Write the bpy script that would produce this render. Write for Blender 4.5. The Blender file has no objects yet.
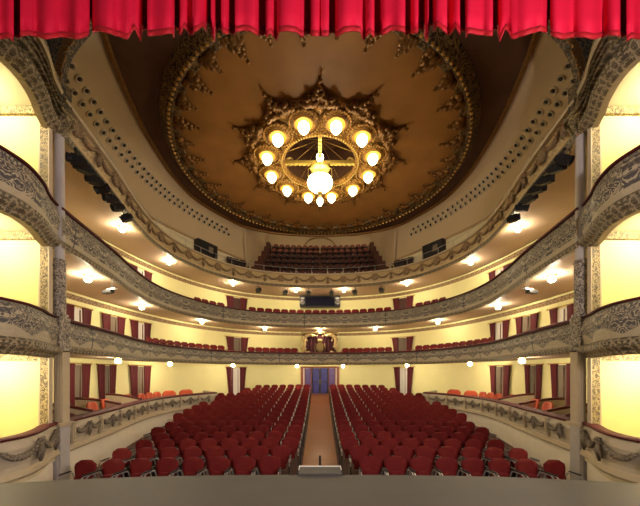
import bpy, bmesh, math, random
from mathutils import Vector, Matrix
random.seed(7)
PI = math.pi
F = 300.0            # focal length in pixels of the 640x506 frame
E = 2.7              # eye height over the stalls floor at the first row
HZ = 372.0           # pixel row of the horizon
S = bpy.context.scene
COL = S.collection

# ------------------------------------------------------------------ camera, world, light, exposure
cam_d = bpy.data.cameras.new('camera'); cam = bpy.data.objects.new('camera', cam_d); COL.objects.link(cam)
cam.location = (0, 0, E); cam.rotation_euler = (PI/2, 0, 0)
cam_d.sensor_width = 36; cam_d.lens = 36*F/640; cam_d.shift_y = (HZ-253)/640
cam_d.clip_start = 0.05; cam_d.clip_end = 200
S.camera = cam
W = bpy.data.worlds.new('world'); S.world = W; W.use_nodes = True
W.node_tree.nodes['Background'].inputs[0].default_value = (1.0, .8, .62, 1)
W.node_tree.nodes['Background'].inputs[1].default_value = 0.10
S.view_settings.view_transform = 'Standard'; S.view_settings.look = 'None'
S.view_settings.exposure = 0.0; S.view_settings.gamma = 1.0; S.view_settings.use_curve_mapping = False
S.cycles.use_denoising = True
S.cycles.max_bounces = 7
S.cycles.sample_clamp_indirect = 6.0
def area(name, loc, target, power, size, color):
    l = bpy.data.lights.new(name, 'AREA'); l.energy = power; l.size = size; l.color = color
    o = bpy.data.objects.new(name, l); COL.objects.link(o); o.location = loc
    o.rotation_euler = (Vector(target)-Vector(loc)).to_track_quat('-Z', 'Y').to_euler(); return o
area('stage_light_rig', (3.2, -.6, E+1.4), (-.3, 3.4, E+4.2), 330, .5, (1, .84, .86))
for sx_ in (-1, 1): area('stage_wash_light', (3.2*sx_, -1.5, E+1.0), (4.0*sx_, 12, E-2.0), 115, 1.2, (1, .84, .68))
LAMP = 290.0          # emission of the soffit globes
LAMPC = (1.0, .83, .56)
CHAND = 12.0

# ------------------------------------------------------------------ materials
def newmat(name):
    m = bpy.data.materials.new(name); m.use_nodes = True
    nt = m.node_tree; b = nt.nodes['Principled BSDF']; return m, nt, b
def N(nt, t, **k):
    n = nt.nodes.new(t)
    for a, v in k.items():
        if a.startswith('i_'): n.inputs[a[2:]].default_value = v
        else: setattr(n, a, v)
    return n
def mth(nt, op, a, b=None, c=None):
    n = nt.nodes.new('ShaderNodeMath'); n.operation = op
    for i, v in enumerate((a, b, c)):
        if v is None: continue
        if isinstance(v, (int, float)): n.inputs[i].default_value = v
        else: nt.links.new(v, n.inputs[i])
    return n.outputs[0]
def mixc(nt, fac, a, b):
    n = nt.nodes.new('ShaderNodeMix'); n.data_type = 'RGBA'
    nt.links.new(fac, n.inputs[0])
    for i, v in ((6, a), (7, b)):
        if isinstance(v, tuple): n.inputs[i].default_value = (*v, 1)
        else: nt.links.new(v, n.inputs[i])
    return n.outputs[2]
def plain(name, c, rough=.6, metal=0, var=.12, scale=6, bump=0, spec=.4):
    m, nt, b = newmat(name)
    tc = N(nt, 'ShaderNodeTexCoord'); no = N(nt, 'ShaderNodeTexNoise', i_Scale=scale, i_Detail=4.0)
    nt.links.new(tc.outputs['Object'], no.inputs['Vector'])
    d = tuple(x*(1-var) for x in c); u = tuple(min(1, x*(1+var)) for x in c)
    nt.links.new(mixc(nt, no.outputs[0], d, u), b.inputs['Base Color'])
    b.inputs['Roughness'].default_value = rough; b.inputs['Metallic'].default_value = metal
    b.inputs['Specular IOR Level'].default_value = spec
    if bump:
        bp = N(nt, 'ShaderNodeBump', i_Strength=bump, i_Distance=.02)
        nt.links.new(no.outputs[0], bp.inputs['Height']); nt.links.new(bp.outputs[0], b.inputs['Normal'])
    return m
def glow(name, c, s):
    m, nt, b = newmat(name)
    b.inputs['Base Color'].default_value = (.9, .85, .7, 1)
    b.inputs['Emission Color'].default_value = (*c, 1); b.inputs['Emission Strength'].default_value = s
    return m
def scroll(name, base, dark, scale=5.0, vlo=.0, vhi=1.0, period=1.2, scallop=0.0, rings=5.0, width=.18, rough=.55, metal=0, divide=True, bump=.6, coord='UV', cover=1.0):
    """moulded scroll ornament: contour lines of a warped noise in the surface's own u (metres) and v (metres)"""
    m, nt, b = newmat(name)
    tc = N(nt, 'ShaderNodeTexCoord')
    sep = N(nt, 'ShaderNodeSeparateXYZ'); nt.links.new(tc.outputs[coord], sep.inputs[0])
    u, v = sep.outputs[0], sep.outputs[1]
    mir = mth(nt, 'PINGPONG', u, period/2)
    comb = N(nt, 'ShaderNodeCombineXYZ')
    if coord == 'UV':
        nt.links.new(mir, comb.inputs[0]); nt.links.new(v, comb.inputs[1]); src = comb.outputs[0]
    else: src = tc.outputs[coord]
    no = N(nt, 'ShaderNodeTexNoise', i_Scale=scale, i_Detail=1.5, i_Distortion=1.3)
    nt.links.new(src, no.inputs['Vector'])
    pp = mth(nt, 'PINGPONG', mth(nt, 'MULTIPLY', no.outputs[0], rings), .5)
    rp = N(nt, 'ShaderNodeValToRGB'); rp.color_ramp.elements[0].position = width; rp.color_ramp.elements[1].position = width+.16
    rp.color_ramp.elements[0].color = (1, 1, 1, 1); rp.color_ramp.elements[1].color = (0, 0, 0, 1)
    nt.links.new(pp, rp.inputs[0]); mask = rp.outputs[0]
    if coord == 'UV':
        lo = mth(nt, 'ADD', vlo, mth(nt, 'MULTIPLY', mth(nt, 'ABSOLUTE', mth(nt, 'COSINE', mth(nt, 'MULTIPLY', u, PI/period))), scallop))
        mask = mth(nt, 'MULTIPLY', mask, mth(nt, 'GREATER_THAN', v, lo))
        mask = mth(nt, 'MULTIPLY', mask, mth(nt, 'LESS_THAN', v, vhi))
        if divide:
            ln = mth(nt, 'LESS_THAN', mth(nt, 'PINGPONG', mth(nt, 'ADD', u, period*2), period*2), .025)
            mask = mth(nt, 'MAXIMUM', mask, ln)
    if cover < 1: mask = mth(nt, 'MULTIPLY', mask, cover)
    n2 = N(nt, 'ShaderNodeTexNoise', i_Scale=3.0, i_Detail=3.0); nt.links.new(tc.outputs['Object'], n2.inputs['Vector'])
    bc = mixc(nt, n2.outputs[0], tuple(x*.85 for x in base), tuple(min(1, x*1.12) for x in base))
    nt.links.new(mixc(nt, mask, bc, dark), b.inputs['Base Color'])
    b.inputs['Roughness'].default_value = rough; b.inputs['Metallic'].default_value = metal
    bp = N(nt, 'ShaderNodeBump', i_Strength=bump, i_Distance=.03); bp.invert = True
    nt.links.new(pp, bp.inputs['Height']); nt.links.new(bp.outputs[0], b.inputs['Normal'])
    return m

M = dict(
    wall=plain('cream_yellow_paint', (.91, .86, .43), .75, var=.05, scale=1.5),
    boxwall=plain('box_yellow_paint', (.80, .69, .27), .7, var=.04, scale=1.5),
    lowwall=plain('pale_plaster', (.88, .80, .64), .7, var=.08, scale=3),
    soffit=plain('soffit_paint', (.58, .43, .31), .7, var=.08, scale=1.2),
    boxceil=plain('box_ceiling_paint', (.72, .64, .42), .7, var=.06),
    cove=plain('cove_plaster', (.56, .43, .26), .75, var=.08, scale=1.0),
    darkceil=plain('dark_ceiling_paint', (.095, .042, .020), .7, var=.5, scale=1.2),
    dome=plain('dome_bronze_paint', (.37, .175, .042), .55, var=.30, scale=1.3),
    cream=plain('cream_moulding', (.52, .43, .29), .55, var=.10, scale=8, bump=.2),
    stone=plain('grey_painted_plaster', (.50, .47, .46), .5, var=.12, scale=5, bump=.2),
    mould=scroll('moulding_carved', (.34, .275, .175), (.09, .07, .04), scale=9, period=.3, rings=4, divide=False),
    frieze=scroll('wall_frieze', (.42, .29, .15), (.15, .09, .05), scale=8, period=.35, rings=3, divide=False),
    scroll1=scroll('scroll_relief_lower', (.47, .40, .28), (.085, .08, .085), scale=6, vlo=.16, vhi=.69, period=1.1, scallop=.16, rings=7, width=.2),
    scroll2=scroll('scroll_relief_middle', (.50, .43, .30), (.075, .07, .075), scale=5.5, vlo=.24, vhi=.90, period=1.3, rings=7, width=.2),
    scroll3=scroll('scroll_relief_upper', (.60, .45, .23), (.15, .10, .05), scale=6, vlo=.20, vhi=.74, period=1.0, rings=5, width=.14, cover=.45, divide=False),
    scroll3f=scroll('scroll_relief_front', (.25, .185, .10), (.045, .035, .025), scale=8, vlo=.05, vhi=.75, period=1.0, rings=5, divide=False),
    boxcream=plain('box_front_paint', (.50, .43, .32), .55, var=.10, scale=5, bump=.15),
    goldstrip=scroll('gilded_strip', (.42, .33, .14), (.10, .075, .04), scale=11, coord='Object', rings=4, divide=False),
    spandrel=scroll('gilded_spandrel', (.23, .155, .07), (.025, .02, .015), scale=4.5, coord='Object', rings=6, width=.22),
    ornate=scroll('ornate_sleeve', (.52, .45, .35), (.11, .095, .08), scale=9, coord='Object', rings=5),
    gold=plain('old_gold', (.62, .38, .10), .38, .75, var=.35, scale=14, bump=.5),
    goldbright=plain('bright_gold', (.90, .66, .16), .35, .55, var=.2, scale=14),
    golddark=plain('dark_gold', (.22, .105, .025), .4, .5, var=.8, scale=18, bump=.8),
    goldcarve=scroll('carved_gold', (.62, .32, .06), (.07, .03, .008), scale=7, coord='Object', rings=6, width=.15, metal=.5, rough=.4),
    ringcarve=scroll('carved_dark_gold', (.25, .15, .05), (.025, .012, .006), scale=5, coord='Object', rings=5, width=.2, metal=.45, rough=.4),
    velvet=plain('red_velvet_rail', (.075, .003, .006), .7, var=.2),
    seat=plain('crimson_upholstery', (.14, .010, .010), .7, var=.18, scale=9, spec=.15),
    seatdark=plain('dark_upholstery', (.028, .014, .014), .6, var=.2, scale=9),
    seatbrown=plain('brown_red_upholstery', (.20, .055, .03), .6, var=.2, scale=9),
    orange=plain('orange_red_upholstery', (.50, .075, .025), .6, var=.15, scale=9),
    black=plain('black_metal', (.012, .012, .014), .45, var=.2),
    navy=plain('navy_shell', (.018, .022, .06), .5, var=.2),
    chrome=plain('grey_metal', (.55, .53, .50), .3, .6, var=.1),
    stage=plain('stage_boards', (.068, .062, .060), .6, var=.16, scale=2.2, bump=.1),
    white=plain('white_paint', (.75, .72, .66), .5, var=.04),
    greydoor=plain('grey_curtain_cloth', (.19, .155, .115), .8, var=.08, scale=10),
    floorm=plain('stalls_floor', (.07, .028, .02), .6, var=.2),
    wood=plain('aisle_wood', (.30, .12, .028), .28, var=.15, scale=3),
    redwood=plain('door_frame_wood', (.25, .07, .03), .5, var=.15),
    blue=plain('blue_glass_painted_backlight', (.06, .06, .26), .25, var=.35, scale=5),  # dark blue glass, with the light from behind it put into the colour
    violet=plain('violet_painted_backlight', (.13, .09, .28), .4, var=.3, scale=5),  # violet of the glass lit from behind, painted as base colour
    curt=plain('crimson_curtain', (.60, .008, .040), .7, var=.12, scale=3, spec=.15),
    hem=plain('curtain_hem', (.42, .004, .014), .7, var=.10, scale=6),
    dcurt=plain('door_curtain_velvet', (.10, .006, .011), .75, var=.2, scale=8),
    darkwood=plain('dark_red_wood', (.10, .018, .014), .5, var=.2),
    swag=plain('painted_swag', (.22, .18, .13), .6, var=.5, scale=25, bump=1.0),
    swagb=plain('brown_swag', (.25, .165, .085), .6, var=.4, scale=25, bump=1.0),
    lamp=glow('lit_globe', LAMPC, LAMP),
    clamp=glow('lit_chandelier_globe', (1.0, .82, .50), CHAND),
)

# ------------------------------------------------------------------ helpers
def H(h): return h+E
def tag(o, label=None, cat=None, group=None, kind=None):
    if label: o['label'] = label
    if cat: o['category'] = cat
    if group: o['group'] = group
    if kind: o['kind'] = kind
    return o
def empty(name, loc=(0, 0, 0), rz=0, **k):
    o = bpy.data.objects.new(name, None); COL.objects.link(o); o.location = loc; o.rotation_euler = (0, 0, rz)
    o.empty_display_size = .1
    return tag(o, **k)
def link(name, bm, mats, parent=None, smooth=False, **k):
    """links bm (in world coordinates unless its parent is turned) as one mesh object"""
    bmesh.ops.recalc_face_normals(bm, faces=bm.faces)
    me = bpy.data.meshes.new(name); bm.to_mesh(me); bm.free()
    if not isinstance(mats, (list, tuple)): mats = [mats]
    for m in mats: me.materials.append(m)
    if smooth:
        for p in me.polygons: p.use_smooth = True
    o = bpy.data.objects.new(name, me); COL.objects.link(o)
    if parent is not None: o.parent = parent
    return tag(o, **k)
def wlink(name, bm, mats, parent, **k):
    """bm in world coordinates under an unturned parent"""
    p = parent; off = Vector((0, 0, 0))
    while p is not None: off += p.location; p = p.parent
    bmesh.ops.translate(bm, verts=bm.verts, vec=-off)
    return link(name, bm, mats, parent, **k)
def box(bm, c, s, rot=None, mi=0):
    r = bmesh.ops.create_cube(bm, size=1.0)
    mt = Matrix.Translation(c) @ (rot.to_4x4() if rot is not None else Matrix()) @ Matrix.Diagonal((*s, 1))
    bmesh.ops.transform(bm, matrix=mt, verts=r['verts'])
    for f in {f for v in r['verts'] for f in v.link_faces}: f.material_index = mi
    return r['verts']
def lathe(bm, prof, c=(0, 0, 0), n=20, mi=0, closed=False):
    """prof: (radius, z) list around the vertical through c"""
    rings = []
    for r, z in prof:
        if r < 1e-5: rings.append([bm.verts.new((c[0], c[1], c[2]+z))])
        else: rings.append([bm.verts.new((c[0]+r*math.cos(2*PI*i/n), c[1]+r*math.sin(2*PI*i/n), c[2]+z)) for i in range(n)])
    seq = list(zip(rings, rings[1:])) + ([(rings[-1], rings[0])] if closed else [])
    for a, b in seq:
        for i in range(n):
            j = (i+1) % n
            vs = [a[i % len(a)], a[j % len(a)], b[j % len(b)], b[i % len(b)]]
            u = []
            for v in vs:
                if v not in u: u.append(v)
            if len(u) > 2:
                f = bm.faces.new(u); f.material_index = mi
def tube(bm, pts, r, n=6, mi=0):
    pts = [Vector(p) for p in pts]; rings = []
    rr = r if isinstance(r, (list, tuple)) else [r]*len(pts)
    for i, p in enumerate(pts):
        t = (pts[min(i+1, len(pts)-1)]-pts[max(i-1, 0)]).normalized()
        a = t.cross(Vector((0, 0, 1)));
        if a.length < .1: a = t.cross(Vector((1, 0, 0)))
        a.normalize(); b = t.cross(a)
        rings.append([bm.verts.new(p+(a*math.cos(2*PI*k/n)+b*math.sin(2*PI*k/n))*rr[i]) for k in range(n)])
    for a, b in zip(rings, rings[1:]):
        for k in range(n):
            f = bm.faces.new((a[k], a[(k+1) % n], b[(k+1) % n], b[k])); f.material_index = mi
    for rg in (rings[0], rings[-1]):
        f = bm.faces.new(rg); f.material_index = mi
def ball(bm, c, r, s=(1, 1, 1), u=10, v=7, mi=0):
    q = bmesh.ops.create_uvsphere(bm, u_segments=u, v_segments=v, radius=r)
    bmesh.ops.transform(bm, matrix=Matrix.Translation(c) @ Matrix.Diagonal((*s, 1)), verts=q['verts'])
    for f in {f for w in q['verts'] for f in w.link_faces}: f.material_index = mi
def prism(bm, poly, z0, z1, mi=0):
    a = [bm.verts.new((x, y, z0)) for x, y in poly]; b = [bm.verts.new((x, y, z1)) for x, y in poly]
    n = len(poly)
    fs = [bm.faces.new(a[::-1]), bm.faces.new(b)]+[bm.faces.new((a[i], a[(i+1) % n], b[(i+1) % n], b[i])) for i in range(n)]
    for f in fs: f.material_index = mi
def catmull(P, k=8):
    P = [tuple(p) for p in P]; out = []
    Q = [tuple(2*a-b for a, b in zip(P[0], P[1]))]+P+[tuple(2*a-b for a, b in zip(P[-1], P[-2]))]
    for i in range(len(P)-1):
        p0, p1, p2, p3 = Q[i:i+4]
        for s in range(k):
            t = s/k
            out.append(tuple(.5*(2*b+(c-a)*t+(2*a-5*b+4*c-d)*t*t+(-a+3*b-3*c+d)*t**3) for a, b, c, d in zip(p0, p1, p2, p3)))
    out.append(P[-1]); return out
def full(P, k=8):
    """right half control points -> full curve from left front over the back to right front"""
    r = catmull([(-x, y) for x, y in P]+[(x, y) for x, y in P[::-1][1:]], k)
    return r
def arc(c):
    s = [0]
    for a, b in zip(c, c[1:]): s.append(s[-1]+math.dist(a, b))
    return s
def frames(c):
    out = []
    for i in range(len(c)):
        a, b = c[max(i-1, 0)], c[min(i+1, len(c)-1)]
        t = Vector((b[0]-a[0], b[1]-a[1])).normalized(); out.append((t, Vector((-t.y, t.x))))
    return out
def sweep(bm, c, prof, closed=True, mi=0):
    fr = frames(c); s = arc(c); uvl = bm.loops.layers.uv.verify()
    z0 = min(z for _, z in prof)
    rows = [[bm.verts.new((p[0]+n.x*o, p[1]+n.y*o, z)) for o, z in prof] for p, (t, n) in zip(c, fr)]
    m = len(prof); mid = s[-1]/2
    for i in range(len(c)-1):
        for j in range(m if closed else m-1):
            k = (j+1) % m
            f = bm.faces.new((rows[i][j], rows[i][k], rows[i+1][k], rows[i+1][j])); f.material_index = mi
            for lp, (ss, zz) in zip(f.loops, ((s[i], prof[j][1]), (s[i], prof[k][1]), (s[i+1], prof[k][1]), (s[i+1], prof[j][1]))):
                lp[uvl].uv = (ss-mid+40, zz-z0)
    if closed:
        bm.faces.new(rows[0][::-1]); bm.faces.new(rows[-1])
def sweep_obj(name, c, prof, m, parent=None, closed=True, smooth=False, **k):
    bm = bmesh.new(); sweep(bm, c, prof, closed)
    return (wlink if parent is not None else link)(name, bm, m, parent, smooth=smooth, **k)
def slab(bm, c1, c2, z0, z1):
    n = len(c1); A = []
    for z in (z0, z1):
        A.append([[bm.verts.new((p[0], p[1], z)) for p in c] for c in (c1, c2)])
    lo, hi = A
    for i in range(n-1):
        bm.faces.new((lo[0][i], lo[0][i+1], lo[1][i+1], lo[1][i])); bm.faces.new((hi[0][i], hi[0][i+1], hi[1][i+1], hi[1][i]))
        for q in (0, 1): bm.faces.new((lo[q][i], lo[q][i+1], hi[q][i+1], hi[q][i]))
    for i in (0, n-1): bm.faces.new((lo[0][i], lo[1][i], hi[1][i], hi[0][i]))
def copy_tree(o, parent=None):
    c = o.copy(); COL.objects.link(c); c.parent = parent
    for ch in o.children:
        d = ch.copy(); COL.objects.link(d); d.parent = c
        for g in ch.children:
            e = g.copy(); COL.objects.link(e); e.parent = d
    return c

# ------------------------------------------------------------------ plan curves (x, distance from the eye)
C_ = [(5.98, 6.9), (6.42, 9.2), (6.85, 11), (7.1, 12.7), (6.98, 14.3), (6.45, 15.9), (5.6, 17.3), (4.2, 18.5), (2.2, 19.2), (0, 19.4)]
W_ = [(9.0, 6.6), (9.05, 9.0), (9.05, 11), (8.95, 12.9), (8.65, 15), (8.0, 17.2), (6.9, 19.1), (5.2, 20.7), (2.7, 21.7), (0, 22)]
O_ = [(5.3, 6.75), (5.95, 8.6), (6.45, 10.7), (6.67, 12.5), (6.70, 13.8), (6.45, 15.5), (5.6, 17.2), (4.6, 18.5), (2.7, 19.4), (0, 19.7)]
Q_ = [(8.0, 6.75), (8.3, 9.0), (8.4, 11), (8.25, 12.9), (7.75, 14.7), (6.9, 16.4), (5.9, 18.1), (4.75, 19.8)]
CU, WU = full(C_), full(W_)
MIDI = len(CU)//2
B_ = [(5.75, 4.0), (5.55, 4.5), (5.40, 5.0), (5.37, 5.45), (5.55, 5.95), (5.82, 6.4), (5.98, 6.78)]
BL = catmull([(-x, y) for x, y in B_], 5); BR = [(-x, y) for x, y in BL[::-1]]
def off(c, d): return [(p[0]+n.x*d, p[1]+n.y*d) for p, (t, n) in zip(c, frames(c))]
def at_px(c, px, d=0.0):
    """point, tangent, outward normal of curve c moved outward by d, on the ray of pixel column px"""
    cc = off(c, d) if d else c; fr = frames(c)
    r = (px-320)/F
    best = None
    for i in range(len(cc)-1):
        a, b = cc[i], cc[i+1]
        fa, fb = a[0]/a[1]-r, b[0]/b[1]-r
        if fa == 0 or fa*fb < 0:
            t = fa/(fa-fb); p = (a[0]+(b[0]-a[0])*t, a[1]+(b[1]-a[1])*t)
            if best is None or p[1] > best[0][1]: best = (p, fr[i][0], fr[i][1])
    return best
def along(c, s0):
    s = arc(c); s0 = max(0, min(s[-1], s0))
    for i in range(len(c)-1):
        if s[i+1] >= s0:
            t = (s0-s[i])/(s[i+1]-s[i]); fr = frames(c)[i]
            return (c[i][0]+(c[i+1][0]-c[i][0])*t, c[i][1]+(c[i+1][1]-c[i][1])*t), fr[0], fr[1]
def floor_h(D):
    pts = [(0, -2.7), (9, -2.69), (10, -2.65), (11.8, -2.60), (14.4, -2.40), (17.1, -2.16), (18.9, -2.0), (20.7, -1.73), (22, -1.56), (26, -1.5)]
    for (a, ha), (b, hb) in zip(pts, pts[1:]):
        if D <= b: return ha+(hb-ha)*(D-a)/(b-a)
    return pts[-1][1]

# ------------------------------------------------------------------ setting: floor, walls, ceilings
bm = bmesh.new(); rows = []
ys = [3.0+i*.5 for i in range(41)]
for y in ys: rows.append([bm.verts.new((x, y, H(floor_h(y)))) for x in (-9.4, 9.4)])
for a, b in zip(rows, rows[1:]): bm.faces.new((a[0], a[1], b[1], b[0]))
link('floor', bm, M['floorm'], kind='structure')
bm = bmesh.new(); rows = []
for y in [4.5+i*.5 for i in range(36)]:
    w = .5+.12*(y-7)/15; rows.append([bm.verts.new((x, min(y, 22), H(floor_h(y))+.012)) for x in (-w, w)])
for a, b in zip(rows, rows[1:]): bm.faces.new((a[0], a[1], b[1], b[0]))
link('aisle_floor', bm, M['wood'], kind='structure', label='polished brown wooden centre aisle between the two seat blocks')
third = len(WU)//3
for nm, i0, i1 in (('wall_left', 0, third), ('wall_back', third, len(WU)-1-third), ('wall_right', len(WU)-1-third, len(WU)-1)):
    sweep_obj(nm, WU[i0:i1+1], [(0, H(-2.7)), (0, H(5.5)), (.3, H(5.5)), (.3, H(-2.7))], M['wall'], kind='structure')
for k, (h, hh) in enumerate(((2.80, .16), (5.36, .15))):
    sweep_obj('trim_%d' % (k+1), WU, [(-.09, H(h)), (0, H(h-hh)), (.01, H(h-hh)), (.01, H(h+.02)), (-.09, H(h+.02))], M['frieze'], kind='structure')

# cove over the third tier, with its outlets
def q_curve(P, side): return catmull([(x*side, y) for x, y in P], 8)
def side_strip(side):
    o = q_curve(O_[:8], side); q = q_curve(Q_, side); return o, q
for side, nm in ((-1, 'ceiling_left'), (1, 'ceiling_right')):
    o, q = side_strip(side); bm = bmesh.new(); rows = []
    n = 8
    def cpt(a, b, t):
        # quarter-ellipse cove from the ceiling edge (t=0) to the foot (t=1)
        s = t; bulge = .28*math.sin(PI*t)
        return Vector((a[0]+(b[0]-a[0])*s, a[1]+(b[1]-a[1])*s, H(9.0-1.7*s+bulge)))
    for a, b in zip(o, q): rows.append([bm.verts.new(cpt(a, b, j/n)) for j in range(n+1)])
    for r1, r2 in zip(rows, rows[1:]):
        for j in range(n): bm.faces.new((r1[j], r1[j+1], r2[j+1], r2[j]))
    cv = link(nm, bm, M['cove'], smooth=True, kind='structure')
    # moulding at the foot, small wall under it
    bm = bmesh.new()
    for a, b in zip(q, q[1:]): pass
    tube(bm, [(p[0], p[1], H(7.28)) for p in q], .07, 6); link('trim_%d' % (3 if side < 0 else 4), bm, M['frieze'], kind='structure')
    bm = bmesh.new(); lo = [bm.verts.new((p[0], p[1], H(5.6))) for p in q]; hi = [bm.verts.new((p[0], p[1], H(7.3))) for p in q]
    lo2 = [bm.verts.new((p[0]*1.02, p[1]+.08, H(5.6))) for p in q]; hi2 = [bm.verts.new((p[0]*1.02, p[1]+.08, H(7.3))) for p in q]
    for i in range(len(q)-1):
        bm.faces.new((lo[i], lo[i+1], hi[i+1], hi[i])); bm.faces.new((lo2[i], lo2[i+1], hi2[i+1], hi2[i]))
    link('wall_upper_left' if side < 0 else 'wall_upper_right', bm, M['boxceil'], kind='structure')
    # air outlets, two rows
    proto = None; L = len(o)
    for row, tt in ((0, .45), (1, .57)):
        for k in range(34):
            f = (.035+.845*k/33+row*.012)*(L-1); i = int(f)
            a, b = o[i], q[i]; a2, b2 = o[min(i+1, L-1)], q[min(i+1, L-1)]
            fr = f-i; a = tuple(x+(y-x)*fr for x, y in zip(a, a2)); b = tuple(x+(y-x)*fr for x, y in zip(b, b2))
            p = cpt(a, b, tt); d1 = cpt(a, b, tt+.05)-p; d2 = Vector((a2[0]-o[i][0], a2[1]-o[i][1], 0))
            nrm = d1.cross(d2).normalized()
            if nrm.z > 0: nrm = -nrm
            if proto is None:
                bm = bmesh.new(); lathe(bm, [(.05, .0), (.10, .035), (.125, .02), (.13, -.01)], n=12); lathe(bm, [(0, .012), (.07, .012)], n=12, mi=1)
                proto = link('air_outlet', bm, [M['cream'], M['black']], cv); v = proto
            else: v = proto.copy(); COL.objects.link(v); v.parent = cv
            v.rotation_euler = nrm.to_track_quat('Z', 'Y').to_euler(); v.location = p+nrm*.005

# flat dark ceiling round the dome, dome disc, recess
DC = (0, 13.0); DR = 6.0; CR = 1.57; CC = (0, 12.75)
OU = full(O_)
poly = OU+[(5.3, 6.6), (-5.3, 6.6)]
def ray_poly(ang):
    dx, dy = math.cos(ang), math.sin(ang); best = 0
    for (x1, y1), (x2, y2) in zip(poly, poly[1:]+poly[:1]):
        ex, ey = x2-x1, y2-y1; den = dx*ey-dy*ex
        if abs(den) < 1e-9: continue
        t = ((x1-DC[0])*ey-(y1-DC[1])*ex)/den; u = ((x1-DC[0])*dy-(y1-DC[1])*dx)/den
        if -1e-6 <= u <= 1+1e-6 and t > best: best = t
    return max(best, DR+.05)
bm = bmesh.new(); n = 120; ri = []; ro = []; rt = []
for i in range(n):
    a = 2*PI*i/n; r = ray_poly(a)
    ri.append(bm.verts.new((DC[0]+DR*math.cos(a), DC[1]+DR*math.sin(a), H(9.0))))
    ro.append(bm.verts.new((DC[0]+r*math.cos(a), DC[1]+r*math.sin(a), H(9.0))))
for i in range(n):
    j = (i+1) % n; bm.faces.new((ri[i], ri[j], ro[j], ro[i]))
link('ceiling', bm, M['darkceil'], kind='structure')
bm = bmesh.new(); n = 96; a1 = []; a2 = []
for i in range(n):
    a = 2*PI*i/n
    a1.append(bm.verts.new((CC[0]+CR*math.cos(a), CC[1]+CR*math.sin(a), H(9.0)))); a2.append(bm.verts.new((DC[0]+DR*math.cos(a), DC[1]+DR*math.sin(a), H(9.0))))
for i in range(n):
    j = (i+1) % n; bm.faces.new((a1[i], a1[j], a2[j], a2[i]))
link('ceiling_dome', bm, M['dome'], kind='structure', label='bronze painted round ceiling disc around the chandelier')
bm = bmesh.new(); lathe(bm, [(CR, 9.0), (CR, 10.6), (0, 10.6)], (CC[0], CC[1], E), 48)
link('ceiling_recess', bm, M['darkceil'], kind='structure')
# thin edge moulding round the dark ceiling
bm = bmesh.new(); tube(bm, [(p[0], p[1], H(8.97)) for p in OU], .09, 6)
link('trim_5', bm, M['golddark'], kind='structure')

# dome frame ring with crests
ring = empty('dome_frame', (DC[0], DC[1], H(8.7)), label='large carved dark-gold ring frame edging the round painted ceiling', cat='ceiling ring')
bm = bmesh.new(); lathe(bm, [(5.52, .30), (5.50, .17), (5.58, .12), (5.70, .16), (5.76, .05), (5.86, .0), (5.97, .06), (6.02, .17), (6.12, .20), (6.16, .30)], n=120)
link('moulding', bm, M['ringcarve'], ring, smooth=True)
bm = bmesh.new()
for i in range(170):
    a = 2*PI*i/170; ball(bm, (5.87*math.cos(a), 5.87*math.sin(a), 0), .055, u=6, v=4)
link('bead_band', bm, M['gold'], ring, kind='stuff')
def crest_bm(L, wd, seed, rows_=6):
    r = random.Random(seed); bm = bmesh.new()
    for k in range(rows_):
        t = k/(rows_-1); w = wd*(1-t)**1.3+.02
        m_ = max(1, round((1-t)*5))
        for j in range(m_):
            x = (j-(m_-1)/2)*(2*w/max(1, m_)); s = .055+.05*(1-t)
            ball(bm, (x+r.uniform(-.03, .03), L*t+r.uniform(-.04, .04), -.03-r.random()*.10), s*1.05, (1.0, 1.25, .9), 7, 5)
    tube(bm, [(0, 0, .0), (0, L*.6, -.01), (0, L*.98, .0)], [.05, .03, .02], 5)
    for sg in (-1, 1):
        tube(bm, [(sg*wd*1.1, -.02, 0), (sg*wd*.95, L*.25, -.04), (sg*wd*.55, L*.30, -.05), (sg*wd*.75, L*.45, -.03)], [.05, .045, .04, .015], 5)
    return bm
proto = {}
for i in range(36):
    a = 2*PI*i/36+PI/36; big = i % 2 == 0
    if big not in proto:
        o = link('crest', crest_bm(.66 if big else .48, .26 if big else .20, 3+big), M['golddark'], ring, smooth=True); proto[big] = o
    else: o = proto[big].copy(); COL.objects.link(o); o.parent = ring
    o.location = (5.56*math.cos(a), 5.56*math.sin(a), .22); o.rotation_euler = (0, 0, a+PI/2)

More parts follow.
